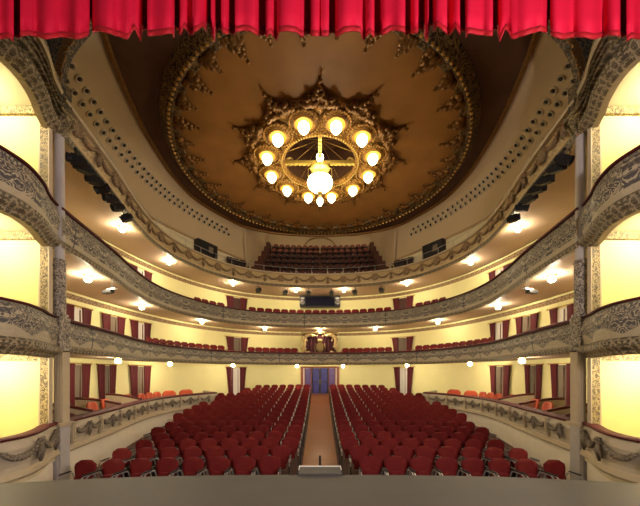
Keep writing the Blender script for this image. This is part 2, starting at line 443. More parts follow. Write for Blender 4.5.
# ------------------------------------------------------------------ chandelier
ch = empty('chandelier', (CC[0], CC[1], H(8.9)), label='huge gilded round chandelier with twelve lit bowls and a central glass globe', cat='chandelier')
bm = bmesh.new(); lathe(bm, [(1.50, .1), (1.48, -.06), (1.56, -.13), (1.66, -.10), (1.72, -.03), (2.3, -.03), (2.75, -.02), (2.82, -.06), (2.92, -.02), (2.95, .1)], n=96)
link('gilded_disc', bm, M['goldcarve'], ch, smooth=True)
bm = bmesh.new()
for i in range(90):
    a = 2*PI*i/90; ball(bm, (1.61*math.cos(a), 1.61*math.sin(a), -.12), .035, u=6, v=4)
link('bead_ring', bm, M['goldbright'], ch, kind='stuff')
bowl0 = None
for k in range(12):
    a = PI/12+k*PI/6
    if bowl0 is None:
        bm = bmesh.new(); lathe(bm, [(.58, -.02), (.57, -.07), (.53, -.09), (.50, -.05), (.46, -.05), (.42, -.10), (.36, -.12)], n=28)
        bowl0 = link('lamp_cup', bm, M['goldcarve'], ch, smooth=True)
        bm = bmesh.new(); lathe(bm, [(.37, -.12), (.33, -.15), (.29, -.10), (.27, -.04), (.12, -.01), (0, -.01)], n=28); link('inner_dish', bm, plain('dish_gold', (.45, .23, .035), .45, .5), bowl0, smooth=True, label='polished gold inner dish')
        bm = bmesh.new()
        for q in range(26):
            b = 2*PI*q/26; ball(bm, (.53*math.cos(b), .53*math.sin(b), -.10), .030, u=6, v=4)
        bd = link('cup_beads', bm, M['gold'], bowl0, kind='stuff')
        bm = bmesh.new(); lathe(bm, [(0, -.50), (.03, -.47), (.11, -.41), (.18, -.32), (.205, -.23), (.19, -.15), (.14, -.10), (0, -.09)], n=18)
        gl = link('lit_bulb', bm, M['clamp'], bowl0, smooth=True, label='glowing glass bulb')
        bm = bmesh.new(); ball(bm, (0, 0, -.53), .03, u=8, v=6); link('finial', bm, M['golddark'], bowl0)
        o = bowl0
    else:
        o = bowl0.copy(); COL.objects.link(o); o.parent = ch
        for c_ in bowl0.children:
            d = c_.copy(); COL.objects.link(d); d.parent = o
    o.location = (2.22*math.cos(a), 2.22*math.sin(a), -.03)
cr0 = None
for k in range(12):
    a = k*PI/6
    if cr0 is None: cr0 = o = link('crest', crest_bm(.88, .34, 11, 8), M['golddark'], ch, smooth=True)
    else: o = cr0.copy(); COL.objects.link(o); o.parent = ch
    o.location = (2.78*math.cos(a), 2.78*math.sin(a), .08); o.rotation_euler = (0, 0, a-PI/2)
cr1 = None
for k in range(24):
    a = PI/24+k*PI/12
    if cr1 is None: cr1 = o = link('leaf_spray', crest_bm(.26, .20, 12, 4), M['golddark'], ch, smooth=True)
    else: o = cr1.copy(); COL.objects.link(o); o.parent = ch
    o.location = (2.86*math.cos(a), 2.86*math.sin(a), .03); o.rotation_euler = (0, 0, a-PI/2)
arm0 = None
for k in range(4):
    if arm0 is None:
        bm = bmesh.new(); box(bm, (.82, 0, -.02), (1.36, .13, .12)); box(bm, (.82, 0, .06), (1.36, .05, .05))
        for q in range(7): ball(bm, (.3+q*.19, 0, -.08), .055, (1, 1.2, 1), 7, 5)
        tube(bm, [(1.45, 0, .05), (1.38, 0, .16), (1.25, 0, .2), (1.15, 0, .13)], [.05, .04, .04, .02], 6)
        arm0 = o = link('cross_arm', bm, M['goldbright'], ch)
    else: o = arm0.copy(); COL.objects.link(o); o.parent = ch
    o.rotation_euler = (0, 0, k*PI/2)
bm = bmesh.new(); lathe(bm, [(.04, .9), (.05, .05), (.12, .0), (.12, -.12), (.05, -.16), (.05, -.20), (.38, -.22), (.42, -.28), (.30, -.32), (.05, -.30), (.05, -.4)], n=24)
for q in range(6):
    b = 2*PI*q/6+PI/6; tube(bm, [(.3*math.cos(b), .3*math.sin(b), -.28), (.56*math.cos(b), .56*math.sin(b), -.45), (.57*math.cos(b), .57*math.sin(b), -.75), (.30*math.cos(b), .30*math.sin(b), -1.15), (.1*math.cos(b), .1*math.sin(b), -1.25)], .022, 5)
link('stem', bm, M['goldbright'], ch, smooth=True)
bm = bmesh.new(); lathe(bm, [(0, -1.26), (.16, -1.23), (.36, -1.13), (.50, -.99), (.54, -.86), (.50, -.73), (.34, -.63), (0, -.59)], n=28)
link('central_globe', bm, M['clamp'], ch, smooth=True, label='big glowing central glass globe')
bm = bmesh.new(); lathe(bm, [(0, -1.86), (.06, -1.82), (.13, -1.70), (.12, -1.56), (.06, -1.5), (0, -1.5)], n=16); link('pendant_bulb', bm, M['clamp'], ch, smooth=True, label='small glowing pendant bulb')
bm = bmesh.new(); lathe(bm, [(.0, -1.24), (.09, -1.25), (.12, -1.30), (.04, -1.36), (.07, -1.46), (.07, -1.52), (0, -1.52)], n=14); link('pendant_cap', bm, M['goldbright'], ch, smooth=True)
bm = bmesh.new(); ball(bm, (0, -.34, -.02), .15, (1, 1, 1.15), 14, 10); link('front_bulb', bm, M['clamp'], ch, smooth=True, label='small glowing bulb at the centre of the cross')
pl = bpy.data.lights.new('chandelier_light', 'POINT'); pl.energy = 230; pl.color = LAMPC; pl.shadow_soft_size = .5
plo = bpy.data.objects.new('chandelier_light', pl); COL.objects.link(plo); plo.parent = ch; plo.location = (0, 0, -3.0)
bm = bmesh.new()
for q in range(10):
    b = 2*PI*(q+.5)/10; tube(bm, [(.12*math.cos(b), .12*math.sin(b), .9), (1.45*math.cos(b), 1.45*math.sin(b), .12)], .008, 4)
link('suspension_rods', bm, M['gold'], ch)

# ------------------------------------------------------------------ tiers
def swag_bm(L, drop, r0):
    bm = bmesh.new(); pts = []; rr = []; rnd = random.Random(5)
    for k in range(11):
        t = k/10; pts.append((L*(t-.5), -.02, -drop*(1-(2*t-1)**2))); rr.append(r0*(.45+.75*math.sin(PI*t)*(1 if k % 2 else .78)))
    tube(bm, pts, rr, 7)
    for k in range(1, 10):
        for s in (-1, 1): ball(bm, (pts[k][0], -.05, pts[k][2]+s*r0*.5), r0*.5, u=6, v=4)
    return bm
def bow_bm(w, h):
    bm = bmesh.new()
    for s in (-1, 1):
        tube(bm, [(0, -.03, 0), (s*w*.7, -.05, h*.22), (s*w, -.04, h*.05), (s*w*.5, -.04, -h*.05), (0, -.03, 0)], w*.22, 5)
        tube(bm, [(0, -.03, 0), (s*w*.35, -.05, -h*.35), (s*w*.75, -.03, -h*.8)], [w*.25, w*.3, w*.12], 5)
    tube(bm, [(0, -.03, h*.1), (0, -.05, -h*.45), (0, -.03, -h)], [w*.25, w*.5, w*.2], 6)
    ball(bm, (0, -.06, h*.18), w*.35, (1, .6, 1), 8, 6)
    return bm
def medal_bm(r):
    bm = bmesh.new(); q = Matrix.Rotation(PI/2, 4, 'X')
    n0 = len(bm.verts); lathe(bm, [(r, 0), (r, .05), (r*.75, .06), (r*.65, .03), (r*.4, .04), (0, .07)], n=14)
    for k in range(10):
        b = 2*PI*k/10; ball(bm, (r*.95*math.cos(b), r*.95*math.sin(b), .04), r*.24, u=6, v=4)
    bmesh.ops.transform(bm, matrix=q, verts=bm.verts); return bm
def put(proto, parent, p, n, z, sc=1):
    """places a copy of a part whose front looks along its -Y, on a curve point with outward normal n"""
    o = proto
    if proto.get('_used'): o = proto.copy(); COL.objects.link(o)
    else: proto['_used'] = 1
    o.parent = parent; off_ = parent.location
    o.location = (p[0]-off_.x, p[1]-off_.y, z-off_.z); o.rotation_euler = (0, 0, math.atan2(n.y, n.x)-PI/2); o.scale = (sc, sc, sc)
    return o
def proto_of(name, bm, m): 
    o = link(name, bm, m, smooth=True); return o
def ornament(par, c, spacing, spec, z, start=.3):
    """spec: list of protos cycled along the curve"""
    L = arc(c)[-1]; k = 0; s = start
    n = int((L-start)/spacing)
    s = (L-n*spacing)/2
    while s <= L-.05:
        p, t, nn = along(c, s); put(spec[k % len(spec)][0], par, p, nn, z+spec[k % len(spec)][1]); k += 1; s += spacing
def no_used():
    for o in bpy.data.objects:
        if '_used' in o: del o['_used']

TH = .14
def tier(label, h0, hp, hr, mat, bulge, group_label):
    par = empty('balcony', (0, 19.4, H(h0)), label=label, cat='balcony')
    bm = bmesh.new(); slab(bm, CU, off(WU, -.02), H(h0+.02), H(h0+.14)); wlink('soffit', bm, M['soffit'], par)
    sweep_obj('parapet', CU, [(0, H(h0)), (-bulge*.6, H(h0+(hr-h0)*.3)), (-bulge, H(h0+(hr-h0)*.6)), (-bulge*.3, H(hr-.1)), (0, H(hr-.02)), (TH, H(hr-.02)), (TH, H(h0))], mat, par)
    sweep_obj('lower_moulding', CU, [(-.07, H(h0-.04)), (-.10, H(h0+.04)), (-.05, H(h0+.12)), (.02, H(h0+.13)), (.02, H(h0-.04))], M['mould'], par)
    return par
t1 = tier('first balcony with grey scroll relief front and red handrail', .50, 0, 1.20, M['scroll1'], .06, '')
sweep_obj('handrail', CU, [(-.08, H(1.18)), (-.09, H(1.24)), (-.02, H(1.27)), (TH+.04, H(1.27)), (TH+.04, H(1.18))], M['velvet'], t1, label='red velvet handrail')
t2 = tier('second balcony with scroll relief front below the top gallery', 2.90, 0, 3.76, M['scroll2'], .08, '')
sweep_obj('handrail', CU, [(-.06, H(3.74)), (-.07, H(3.79)), (-.02, H(3.81)), (TH+.03, H(3.81)), (TH+.03, H(3.74))], M['velvet'], t2, label='red velvet handrail')
t3 = tier('top gallery balcony with brown garlands and medallions on its front', 5.48, 0, 6.27, M['scroll3'], .10, '')
sweep_obj('cornice', CU, [(-.12, H(6.25)), (-.14, H(6.31)), (-.05, H(6.35)), (TH+.03, H(6.35)), (TH+.03, H(6.25))], M['cream'], t3)
CI = off(CU, -.11)
ornament(t3, CI, 1.0, [(proto_of('medallion', medal_bm(.19), M['swagb']), -.02), (proto_of('bow', bow_bm(.13, .36), M['swagb']), .05)], H(5.95))
sw = proto_of('swag', swag_bm(.72, .16, .06), M['swagb'])
L = arc(CI)[-1]; n = int((L-.3)/1.0); s = (L-n)/2+.5
while s < L-.3:
    p, t, nn = along(CI, s); put(sw, t3, p, nn, H(6.02)); s += 1.0
no_used()
# guard rail of the top gallery
gr = empty('guard_rail', (0, 19.5, H(6.35)), label='thin pale metal guard rail on posts along the top gallery edge', cat='railing')
CR_ = off(CU, .10)
bm = bmesh.new(); tube(bm, [(p[0], p[1], H(6.72)) for p in CR_[6:-6]], .014, 5); wlink('rail', bm, M['chrome'], gr)
pp = None
L = arc(CR_)[-1]; s = 2.4
while s < L-2.4:
    p, t, nn = along(CR_, s)
    if pp is None:
        bm = bmesh.new(); lathe(bm, [(0, 0), (.03, 0), (.014, .03), (.014, .38), (0, .38)], n=6); pp = o = link('post', bm, M['chrome'], gr)
    else: o = pp.copy(); COL.objects.link(o); o.parent = gr
    o.location = (p[0], p[1]-19.5, 0); s += 1.02

# ground-tier front of the boxes (both sides), up to its rear end at distance 17
iend = max(i for i in range(MIDI) if CU[i][1] < 17.0)
for side, nm in ((-1, 'left'), (1, 'right')):
    c = CU[:iend+1] if side < 0 else [(-x, y) for x, y in CU[:iend+1]][::-1]
    w = WU[:iend+1] if side < 0 else [(-x, y) for x, y in WU[:iend+1]][::-1]
    par = empty('box_tier', (6.8*side, 12, H(-2.0)), label='curved %s row of stalls boxes with cream garlanded front and red rail' % nm, cat='theatre boxes')
    cc = c
    bm = bmesh.new(); slab(bm, off(cc, .10), off(w, -.02), H(-2.1), H(-1.98)); wlink('box_floor', bm, M['darkwood'], par)
    sweep_obj('front_panel', cc, [(.02, H(-1.86)), (-.05, H(-1.80)), (-.03, H(-1.66)), (-.07, H(-1.35)), (-.02, H(-1.2)), (TH, H(-1.2)), (TH, H(-1.86))], M['boxcream'], par)
    sweep_obj('lower_moulding', cc, [(-.06, H(-1.90)), (-.09, H(-1.85)), (-.07, H(-1.76)), (-.02, H(-1.72)), (.02, H(-1.9))], M['cream'], par)
    sweep_obj('handrail', cc, [(-.05, H(-1.21)), (-.06, H(-1.16)), (0, H(-1.13)), (TH+.08, H(-1.13)), (TH+.08, H(-1.21))], M['velvet'], par, label='red velvet handrail')
    sweep_obj('low_wall', cc, [(.04, H(-2.7)), (.04, H(-1.88)), (TH, H(-1.88)), (TH, H(-2.7))], M['lowwall'], par, label='pale plain wall under the box front')
    bm = bmesh.new()
    x0, y0 = CU[iend]; x1, y1 = WU[iend]
    if side > 0: x0, x1 = -x0, -x1
    a = Vector((x0, y0, 0)); b = Vector((x1, y1, 0)); d = (b-a); ang = math.atan2(d.y, d.x)
    box(bm, (a+b)/2+Vector((0, 0, H(-1.65))), (d.length, .12, 1.0), Matrix.Rotation(ang, 3, 'Z')); wlink('end_wall', bm, M['boxcream'], par)
    ci = off(cc, -.075)
    bm = bmesh.new(); box(bm, (0, -.01, 0), (.12, .05, .42)); box(bm, (0, -.02, .22), (.16, .08, .04)); box(bm, (0, -.02, -.22), (.16, .08, .04)); box(bm, (0, -.045, 0), (.05, .02, .32))
    P1 = link('panel_pilaster', bm, M['cream']); B1 = proto_of('bow', bow_bm(.10, .30), M['swag']); S1 = proto_of('swag', swag_bm(.50, .12, .05), M['swag'])
    L = arc(ci)[-1]; s = .35; k = 0
    while s < L-.1:
        p, t, nn = along(ci, s)
        put(P1 if k % 2 == 0 else B1, par, p, nn, H(-1.46) if k % 2 == 0 else H(-1.36)); k += 1
        if s+.63 < L:
            p, t, nn = along(ci, s+.315); put(S1, par, p, nn, H(-1.36))
        s += .63
    no_used()

# ------------------------------------------------------------------ proscenium boxes, columns, spandrels
for side, nm in ((-1, 'left'), (1, 'right')):
    c = BL if side < 0 else BR
    back = [(9.0*side, p[1]) for p in c]
    # partition wall towards the tiers
    bm = bmesh.new(); box(bm, (7.6*side, 6.72, H(1.85)), (2.9, .12, 8.9)); link('wall_partition_'+nm, bm, M['boxwall'], kind='structure')
    bm = bmesh.new(); box(bm, (9.06*side, 5.2, H(1.85)), (.12, 3.1, 8.9)); link('wall_box_'+nm, bm, M['boxwall'], kind='structure')
    for lvl, (hb, ht, hr) in {'stalls': (-2.0, -1.9, -1.13), 'first': (.42, .62, 1.27), 'second': (3.10, 3.28, 3.81), 'top': (5.86, 6.0, 6.35)}.items():
        par = empty('stage_box', (5.9*side, 5.4, H(hb)), label='%s stage box at %s level with bulging ornamented front beside the stage' % (nm, lvl), cat='theatre box')
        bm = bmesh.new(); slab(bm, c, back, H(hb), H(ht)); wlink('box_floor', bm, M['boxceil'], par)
        if lvl == 'stalls':
            sweep_obj('front_panel', c, [(.02, H(-1.86)), (-.05, H(-1.80)), (-.03, H(-1.66)), (-.07, H(-1.35)), (-.02, H(-1.2)), (TH, H(-1.2)), (TH, H(-1.86))], M['boxcream'], par)
            sweep_obj('lower_moulding', c, [(-.06, H(-1.90)), (-.09, H(-1.85)), (-.07, H(-1.76)), (-.02, H(-1.72)), (.02, H(-1.9))], M['cream'], par)
            sweep_obj('low_wall', c, [(.04, H(-2.7)), (.04, H(-1.88)), (TH, H(-1.88)), (TH, H(-2.7))], M['lowwall'], par)
            ci = off(c, -.08); B1 = proto_of('bow', bow_bm(.13, .36), M['swag']); S1 = proto_of('swag', swag_bm(.62, .14, .055), M['swag'])
            L = arc(ci)[-1]
            for q in range(3):
                f = (.30+q*.92) if side > 0 else (L-.30-q*.92)
                p, t, nn = along(ci, f); put(B1, par, p, nn, H(-1.34))
                p, t, nn = along(ci, f+(.46 if side > 0 else -.46)); put(S1, par, p, nn, H(-1.36))
            no_used()
        else:
            h0 = {'first': .55, 'second': 3.0, 'top': 5.62}[lvl]; m = {'first': M['scroll1'], 'second': M['scroll2'], 'top': M['scroll3f']}[lvl]
            h0p = h0-.04
            sweep_obj('front_panel', c, [(.0, H(h0p)), (-.05, H(h0+.2)), (-.09, H(h0+.45)), (-.03, H(hr-.08)), (0, H(hr-.05)), (TH, H(hr-.05)), (TH, H(h0p))], m, par)
            # layered mouldings under the front
            sweep_obj('lower_moulding', c, [(-.03, H(h0-.16)), (-.10, H(h0-.10)), (-.12, H(h0)), (-.05, H(h0+.06)), (.02, H(h0+.06)), (.10, H(h0-.16))], M['mould'], par)
            sweep_obj('under_moulding', c, [(.06, H(h0-.24)), (.02, H(h0-.22)), (-.01, H(h0-.15)), (.16, H(h0-.15)), (.18, H(h0-.24))], M['mould'], par)
        if lvl != 'top':
            sweep_obj('handrail', c, [(-.06, H(hr-.05)), (-.07, H(hr-.02)), (-.02, H(hr)), (TH, H(hr)), (TH, H(hr-.05))], M['velvet'], par, label='red velvet handrail')
        else:
            for z_ in (5.80, 5.98, 6.14): sweep_obj('rib', c, [(-.04, H(z_)), (-.12, H(z_+.01)), (-.12, H(z_+.04)), (-.04, H(z_+.05))], M['mould'], par)
            sweep_obj('cornice', c, [(-.12, H(6.3)), (-.15, H(6.38)), (-.05, H(6.44)), (TH, H(6.44)), (TH, H(6.3))], M['cream'], par)
            sweep_obj('upper_moulding', c, [(-.02, H(6.44)), (-.10, H(6.50)), (-.10, H(6.60)), (-.02, H(6.64)), (TH, H(6.64)), (TH, H(6.44))], M['mould'], par)
    # frieze and gilded strip of the partition at each level
    for k, (za, zb) in enumerate(((-1.2, .42), (1.2, 3.10), (3.75, 5.86))):
        bm = bmesh.new(); box(bm, (6.07*side, 6.63, H((za+zb)/2)), (.17, .07, zb-za)); box(bm, (6.175*side, 6.64, H((za+zb)/2)), (.03, .09, zb-za), mi=1); box(bm, (5.97*side, 6.64, H((za+zb)/2)), (.025, .09, zb-za), mi=1)
        link('trim_%d' % (10+k+(5 if side > 0 else 0)), bm, [M['goldstrip'], M['cream']], kind='structure')
        bm = bmesh.new(); box(bm, (7.6*side, 6.63, H(zb-.09)), (2.8, .08, .17)); link('trim_%d' % (20+k+(5 if side > 0 else 0)), bm, M['goldstrip'], kind='structure')
        # lamp in the box, on its ceiling near the side wall
        lp = empty('box_lamp', (7.05*side, 5.75, H(zb)), label='%s side lit ceiling globe inside the %s stage box' % (nm, ('stalls', 'first', 'second')[k]), cat='lamp')
        bm = bmesh.new(); lathe(bm, [(0, 0), (.11, 0), (.11, -.04), (.05, -.06), (0, -.06)], n=14); link('fitting', bm, M['gold'], lp)
        bm = bmesh.new(); ball(bm, (0, 0, -.17), .13, u=12, v=8); link('glass_globe', bm, M['lamp'], lp, smooth=True)
    # engaged column
    cx, cy = 6.04*side, 6.95
    col = empty('column', (cx, cy, H(-2.6)), label='slender tall %s column between the stage boxes and the balconies' % nm, cat='column')
    bm = bmesh.new(); box(bm, (0, 0, .63), (.28, .26, 1.46)); box(bm, (0, -.14, .68), (.16, .02, 1.0)); link('pedestal', bm, M['stone'], col)
    bm = bmesh.new(); box(bm, (0, -.02, 1.42), (.42, .38, .05)); box(bm, (0, -.02, 1.37), (.36, .34, .05)); link('pedestal_cap', bm, M['cream'], col)
    bm = bmesh.new(); box(bm, (-.06*side, 0, 2.27), (.20, .20, 1.65))
    for q in range(3): box(bm, (-.06*side-.06+q*.06, -.105, 2.25), (.026, .02, 1.45))
    link('fluted_pilaster', bm, M['cream'], col)
    bm = bmesh.new(); box(bm, (0, -.03, 3.46), (.32, .30, .80)); link('balcony_block', bm, M['ornate'], col)
    bm = bmesh.new(); lathe(bm, [(.17, 3.86), (.17, 3.93), (.12, 3.97), (.125, 4.0), (.125, 5.1), (.145, 5.13), (.11, 5.2)], n=18); link('ornate_sleeve', bm, M['ornate'], col, smooth=True)
    bm = bmesh.new(); lathe(bm, [(.103, 5.15), (.103, 6.5), (.095, 8.05), (.11, 8.1)], n=20); link('shaft', bm, M['stone'], col, smooth=True)
    bm = bmesh.new(); lathe(bm, [(.11, 8.05), (.14, 8.12), (.12, 8.16), (.14, 8.3), (.22, 8.42), (.24, 8.5), (.18, 8.52)], n=16)
    for q in range(8):
        b = 2*PI*q/8; tube(bm, [(.12*math.cos(b), .12*math.sin(b), 8.14), (.19*math.cos(b), .19*math.sin(b), 8.3), (.24*math.cos(b), .24*math.sin(b), 8.36), (.22*math.cos(b), .22*math.sin(b), 8.44)], [.04, .04, .03, .03], 5)
    box(bm, (0, 0, 8.56), (.46, .42, .08)); link('capital', bm, M['goldstrip'], col)
    bm = bmesh.new(); box(bm, (0, -.03, 8.93), (.30, .40, .7)); link('top_block', bm, M['spandrel'], col)
    # spandrel of the proscenium arch above the top box, in the plane where cove begins
    arch = catmull([(6.22, 6.05), (6.02, 6.45), (5.93, 6.75), (5.86, 7.05), (5.75, 7.35), (5.45, 7.75), (4.9, 8.25), (3.9, 8.75), (2.6, 9.0)], 5)
    bm = bmesh.new(); rows = []
    for x, h in arch:
        rows.append([bm.verts.new((side*x, 6.78, H(h))), bm.verts.new((side*(x+2.4*(9.4-h)/3.3+.35), 6.78, H(h+1.2))), bm.verts.new((side*(x+2.4*(9.4-h)/3.3+.35), 7.0, H(h+1.2))), bm.verts.new((side*x, 7.0, H(h)))])
    for a, b in zip(rows, rows[1:]):
        for q in range(4): bm.faces.new((a[q], a[(q+1) % 4], b[(q+1) % 4], b[q]))
    link('wall_spandrel_'+nm, bm, M['spandrel'], kind='structure')
    bm = bmesh.new()
    for (xx, hh) in arch[2:]:
        for q in range(2): ball(bm, (side*(xx-.03+random.uniform(-.06, .06)), 6.74, H(hh-.02+random.uniform(-.06, .06))), .065, (1, .5, 1.2), 6, 5)
    tube(bm, [(side*x, 6.76, H(h)) for x, h in arch], .055, 6)
    link('trim_%d' % (30+(side > 0)), bm, M['golddark'], kind='structure')

# ------------------------------------------------------------------ stage
st = empty('stage', (0, 2, H(-2.6)), label='dark grey-brown wooden stage apron with a curved front edge', cat='stage')
edge = catmull([(-7.5, 3.55), (-5.2, 3.85), (-4.2, 4.05), (-2.5, 4.30), (0, 4.38), (2.5, 4.30), (4.2, 4.05), (5.2, 3.85), (7.5, 3.55)], 6)
bm = bmesh.new(); prism(bm, [(-7.5, -3)]+edge+[(7.5, -3)], 0, 1.1)
bmesh.ops.translate(bm, verts=bm.verts, vec=(0, -2, 0))
o = link('apron', bm, M['stage'], st)
bm = bmesh.new(); box(bm, (0, 2.50, .55), (.64, .32, 1.16)); link('prompt_platform', bm, M['stage'], st)
bm = bmesh.new(); box(bm, (0, 2.655, 1.135), (.64, .018, .02)); box(bm, (-.318, 2.58, 1.135), (.012, .16, .02)); box(bm, (.318, 2.58, 1.135), (.012, .16, .02)); link('platform_edging', bm, M['white'], st, label='thin white edging')
mc = empty('microphone', (0, 4.78, H(-2.6)), label='thin black upright microphone stand at the stage edge in the aisle', cat='microphone')
bm = bmesh.new(); lathe(bm, [(0, 0), (.10, 0), (.10, .02), (.011, .04), (.011, 1.1), (0, 1.1)], n=10); link('stand', bm, M['black'], mc)
bm = bmesh.new(); lathe(bm, [(.0, 1.1), (.016, 1.1), (.018, 1.24), (.012, 1.27), (0, 1.27)], n=10); link('capsule', bm, M['black'], mc)

# ------------------------------------------------------------------ stage curtain (valance)
K = [(-60, .0, 40), (-45, .25, 44), (-30, 0, 38), (0, 0, 40), (10, 0, 39), (12.8, .02, 42), (13.6, .35, 49), (20.4, .35, 50), (21.5, -.06, 37), (30, -.05, 36), (38, .03, 38), (46, -.02, 40), (60, 0, 38), (70, .04, 38.5), (78, -.02, 40), (86, .0, 38), (88.5, .03, 36), (89.5, .3, 35), (92.5, .3, 34), (94, .10, 34), (100, -.05, 32), (108, -.04, 34), (118, .0, 37), (127, .0, 40), (129, .03, 39), (132, .10, 33), (135, .08, 30), (140, .18, 42), (142.5, .35, 45), (147.6, .35, 44), (148.5, -.07, 37), (160, -.05, 36), (172, -.04, 34), (173.5, .04, 38), (174.5, .36, 46), (180, .3, 42), (181, -.03, 36), (184, -.02, 28), (189, .12, 35), (193, .2, 36), (195, -.05, 33), (203, .0, 27), (206, .16, 33), (207, .3, 38), (210.5, .3, 38), (212, -.02, 38), (214, .1, 42), (215.5, .34, 47), (220, .34, 43), (223, .0, 34), (228, .1, 35), (229.5, .3, 43), (235, .3, 45), (236, -.05, 33), (243, -.05, 31.5), (250, -.02, 32), (257, .06, 36), (260, .3, 45), (265.8, .3, 45), (267, -.02, 38), (270, -.04, 34), (274, .12, 38), (277, .15, 42), (280, -.02, 33), (286, -.03, 32), (295, -.04, 33), (303, .0, 38), (305.5, .34, 47), (310.8, .34, 47), (312, -.03, 37), (317, -.02, 37), (318.5, .07, 37), (320, .07, 37)]
full_k = K[:-1]+[(640-x, d, y) for x, d, y in K[::-1]]
CD = 3.4; sx = CD/F
cu = empty('stage_curtain', (0, CD, H(3.6)), label='bright crimson pleated stage curtain hanging across the top of the picture', cat='curtain')
dense = []
for (x0, d0, y0), (x1, d1, y1) in zip(full_k, full_k[1:]):
    m_ = max(1, int((x1-x0)/2.5))
    for q in range(m_):
        t = q/m_; ts = t*t*(3-2*t); x = x0+(x1-x0)*t
        dense.append((x, d0+(d1-d0)*ts+.004*math.sin(x*.55)+.045*math.sin(x*.21+1)*(1 if d0 < .1 and d1 < .1 else .2), y0+(y1-y0)*ts))
def cur_rows(h_of, n):
    out = []
    for x, d, y in dense:
        hem = (HZ-y)*(CD+.75*(d if d < .28 else d*2.6))/F; r = []
        for j in range(n+1):
            f = j/n; h = h_of(hem, f); k_ = max(0, min(1, (4.9-h)/.9))
            dd = (d if d < .28 else d*2.6)*.75*(.5+.5*k_)
            r.append(((x-320)*(CD+dd)/F, CD+dd, H(h)))
        out.append(r)
    return out
for nm, fn, n, m, yo in (('cloth', lambda hem, f: hem+.055+(4.9-hem-.055)*f, 6, M['curt'], 0), ('hem_band', lambda hem, f: hem+.06*f, 1, M['hem'], -.004)):
    bm = bmesh.new(); R = [[bm.verts.new((p[0], p[1]+yo, p[2])) for p in r] for r in cur_rows(fn, n)]
    for a, b in zip(R, R[1:]):
        for j in range(n): bm.faces.new((a[j], a[j+1], b[j+1], b[j]))
    bmesh.ops.solidify(bm, geom=bm.faces[:], thickness=.006) if False else None
    wlink(nm, bm, m, cu, smooth=True)
    o = cu.children[-1]; md = o.modifiers.new('thick', 'SOLIDIFY'); md.thickness = .012

# ------------------------------------------------------------------ chairs
def shell(bm, w0, w1, z0, z1, y, lean, th, mi, rnd=.35, nx=6, nz=7, curve=.05):
    """padded shield-shaped back or seat panel, upright, front towards -y"""
    F_, B_2 = [], []
    for j in range(nz+1):
        t = j/nz; z = z0+(z1-z0)*t
        hw = (w0+(w1-w0)*min(1, t*1.25)**.8)/2
        if t > 1-rnd: hw *= (max(.02, 1-((t-(1-rnd))/rnd)**2.6*.72))**.5
        if t < .15: hw *= .88+.8*t
        a, b = [], []
        for i in range(nx+1):
            s = 2*i/nx-1; x = hw*s
            edge_ = (abs(s)**4)*.6+(abs(2*t-1)**6)*.5
            yy = y+lean*t-curve*s*s
            a.append(bm.verts.new((x, yy-th/2*(1-min(.8, edge_)), z))); b.append(bm.verts.new((x, yy+th/2*(1-min(.8, edge_)), z)))
        F_.append(a); B_2.append(b)
    def fc(*v):
        f = bm.faces.new(v); f.material_index = mi
    for j in range(nz):
        for i in range(nx):
            fc(F_[j][i], F_[j][i+1], F_[j+1][i+1], F_[j+1][i]); fc(B_2[j][i+1], B_2[j][i], B_2[j+1][i], B_2[j+1][i+1])
        fc(F_[j][0], F_[j+1][0], B_2[j+1][0], B_2[j][0]); fc(F_[j+1][nx], F_[j][nx], B_2[j][nx], B_2[j+1][nx])
    for i in range(nx):
        fc(F_[0][i+1], F_[0][i], B_2[0][i], B_2[0][i+1]); fc(F_[nz][i], F_[nz][i+1], B_2[nz][i+1], B_2[nz][i])
def arm_bm(s, bm, mi=0, mj=1):
    tube(bm, [(s*.235, .16, .50), (s*.245, .10, .64), (s*.25, -.14, .665), (s*.25, -.22, .62), (s*.25, -.20, .50)], .014, 5, mi)
    box(bm, (s*.25, -.05, .685), (.035, .24, .02), mi=mj)
def leg_bm(s, bm, mi=0):
    box(bm, (s*.245, -.02, .25), (.03, .30, .48), mi=mi); box(bm, (s*.245, -.02, .012), (.05, .40, .024), mi=mi)
def chair_full():
    t = empty('theatre_chair')
    bm = bmesh.new(); shell(bm, .25, .505, .40, .88, .13, .10, .06, 0, rnd=.30); link('backrest', bm, M['seat'], t, smooth=True)
    bm = bmesh.new(); shell(bm, .28, .30, .36, .62, .05, .02, .06, 0, rnd=.3, curve=.02); sb = link('folded_seat', bm, M['seat'], t, smooth=True)
    for s in (-1, 1):
        bm = bmesh.new(); arm_bm(s, bm); link('armrest', bm, [M['chrome'], M['black']], t, label='grey metal armrest with black pad')
        bm = bmesh.new(); leg_bm(s, bm); link('leg', bm, M['black'], t, label='black metal leg')
    return t
def chair_joined(name, m_back, m_seat, m_arm):
    bm = bmesh.new(); shell(bm, .26, .50, .42, .88, .13, .10, .06, 0, nx=4, nz=6); shell(bm, .28, .30, .38, .60, .05, .02, .06, 1, rnd=.3, curve=.02, nx=3, nz=3)
    for s in (-1, 1):
        tube(bm, [(s*.245, .12, .62), (s*.25, -.14, .665), (s*.25, -.20, .55)], .016, 4, 2); box(bm, (s*.245, -.02, .25), (.03, .30, .48), mi=3)
    return link(name, bm, [m_back, m_seat, m_arm, M['black']], smooth=False)
ORD = 'first second third fourth fifth sixth seventh eighth ninth tenth eleventh twelfth thirteenth fourteenth fifteenth sixteenth seventeenth eighteenth nineteenth twentieth'.split()
def ordn(k): return ORD[k] if k < 20 else 'twenty-'+ORD[k-20]
full0 = chair_full(); far0 = chair_joined('theatre_chair', M['seat'], M['seat'], M['chrome'])
used = set()
rows_D = [6.25, 7.18]+[8.08+.898*k for k in range(15)]
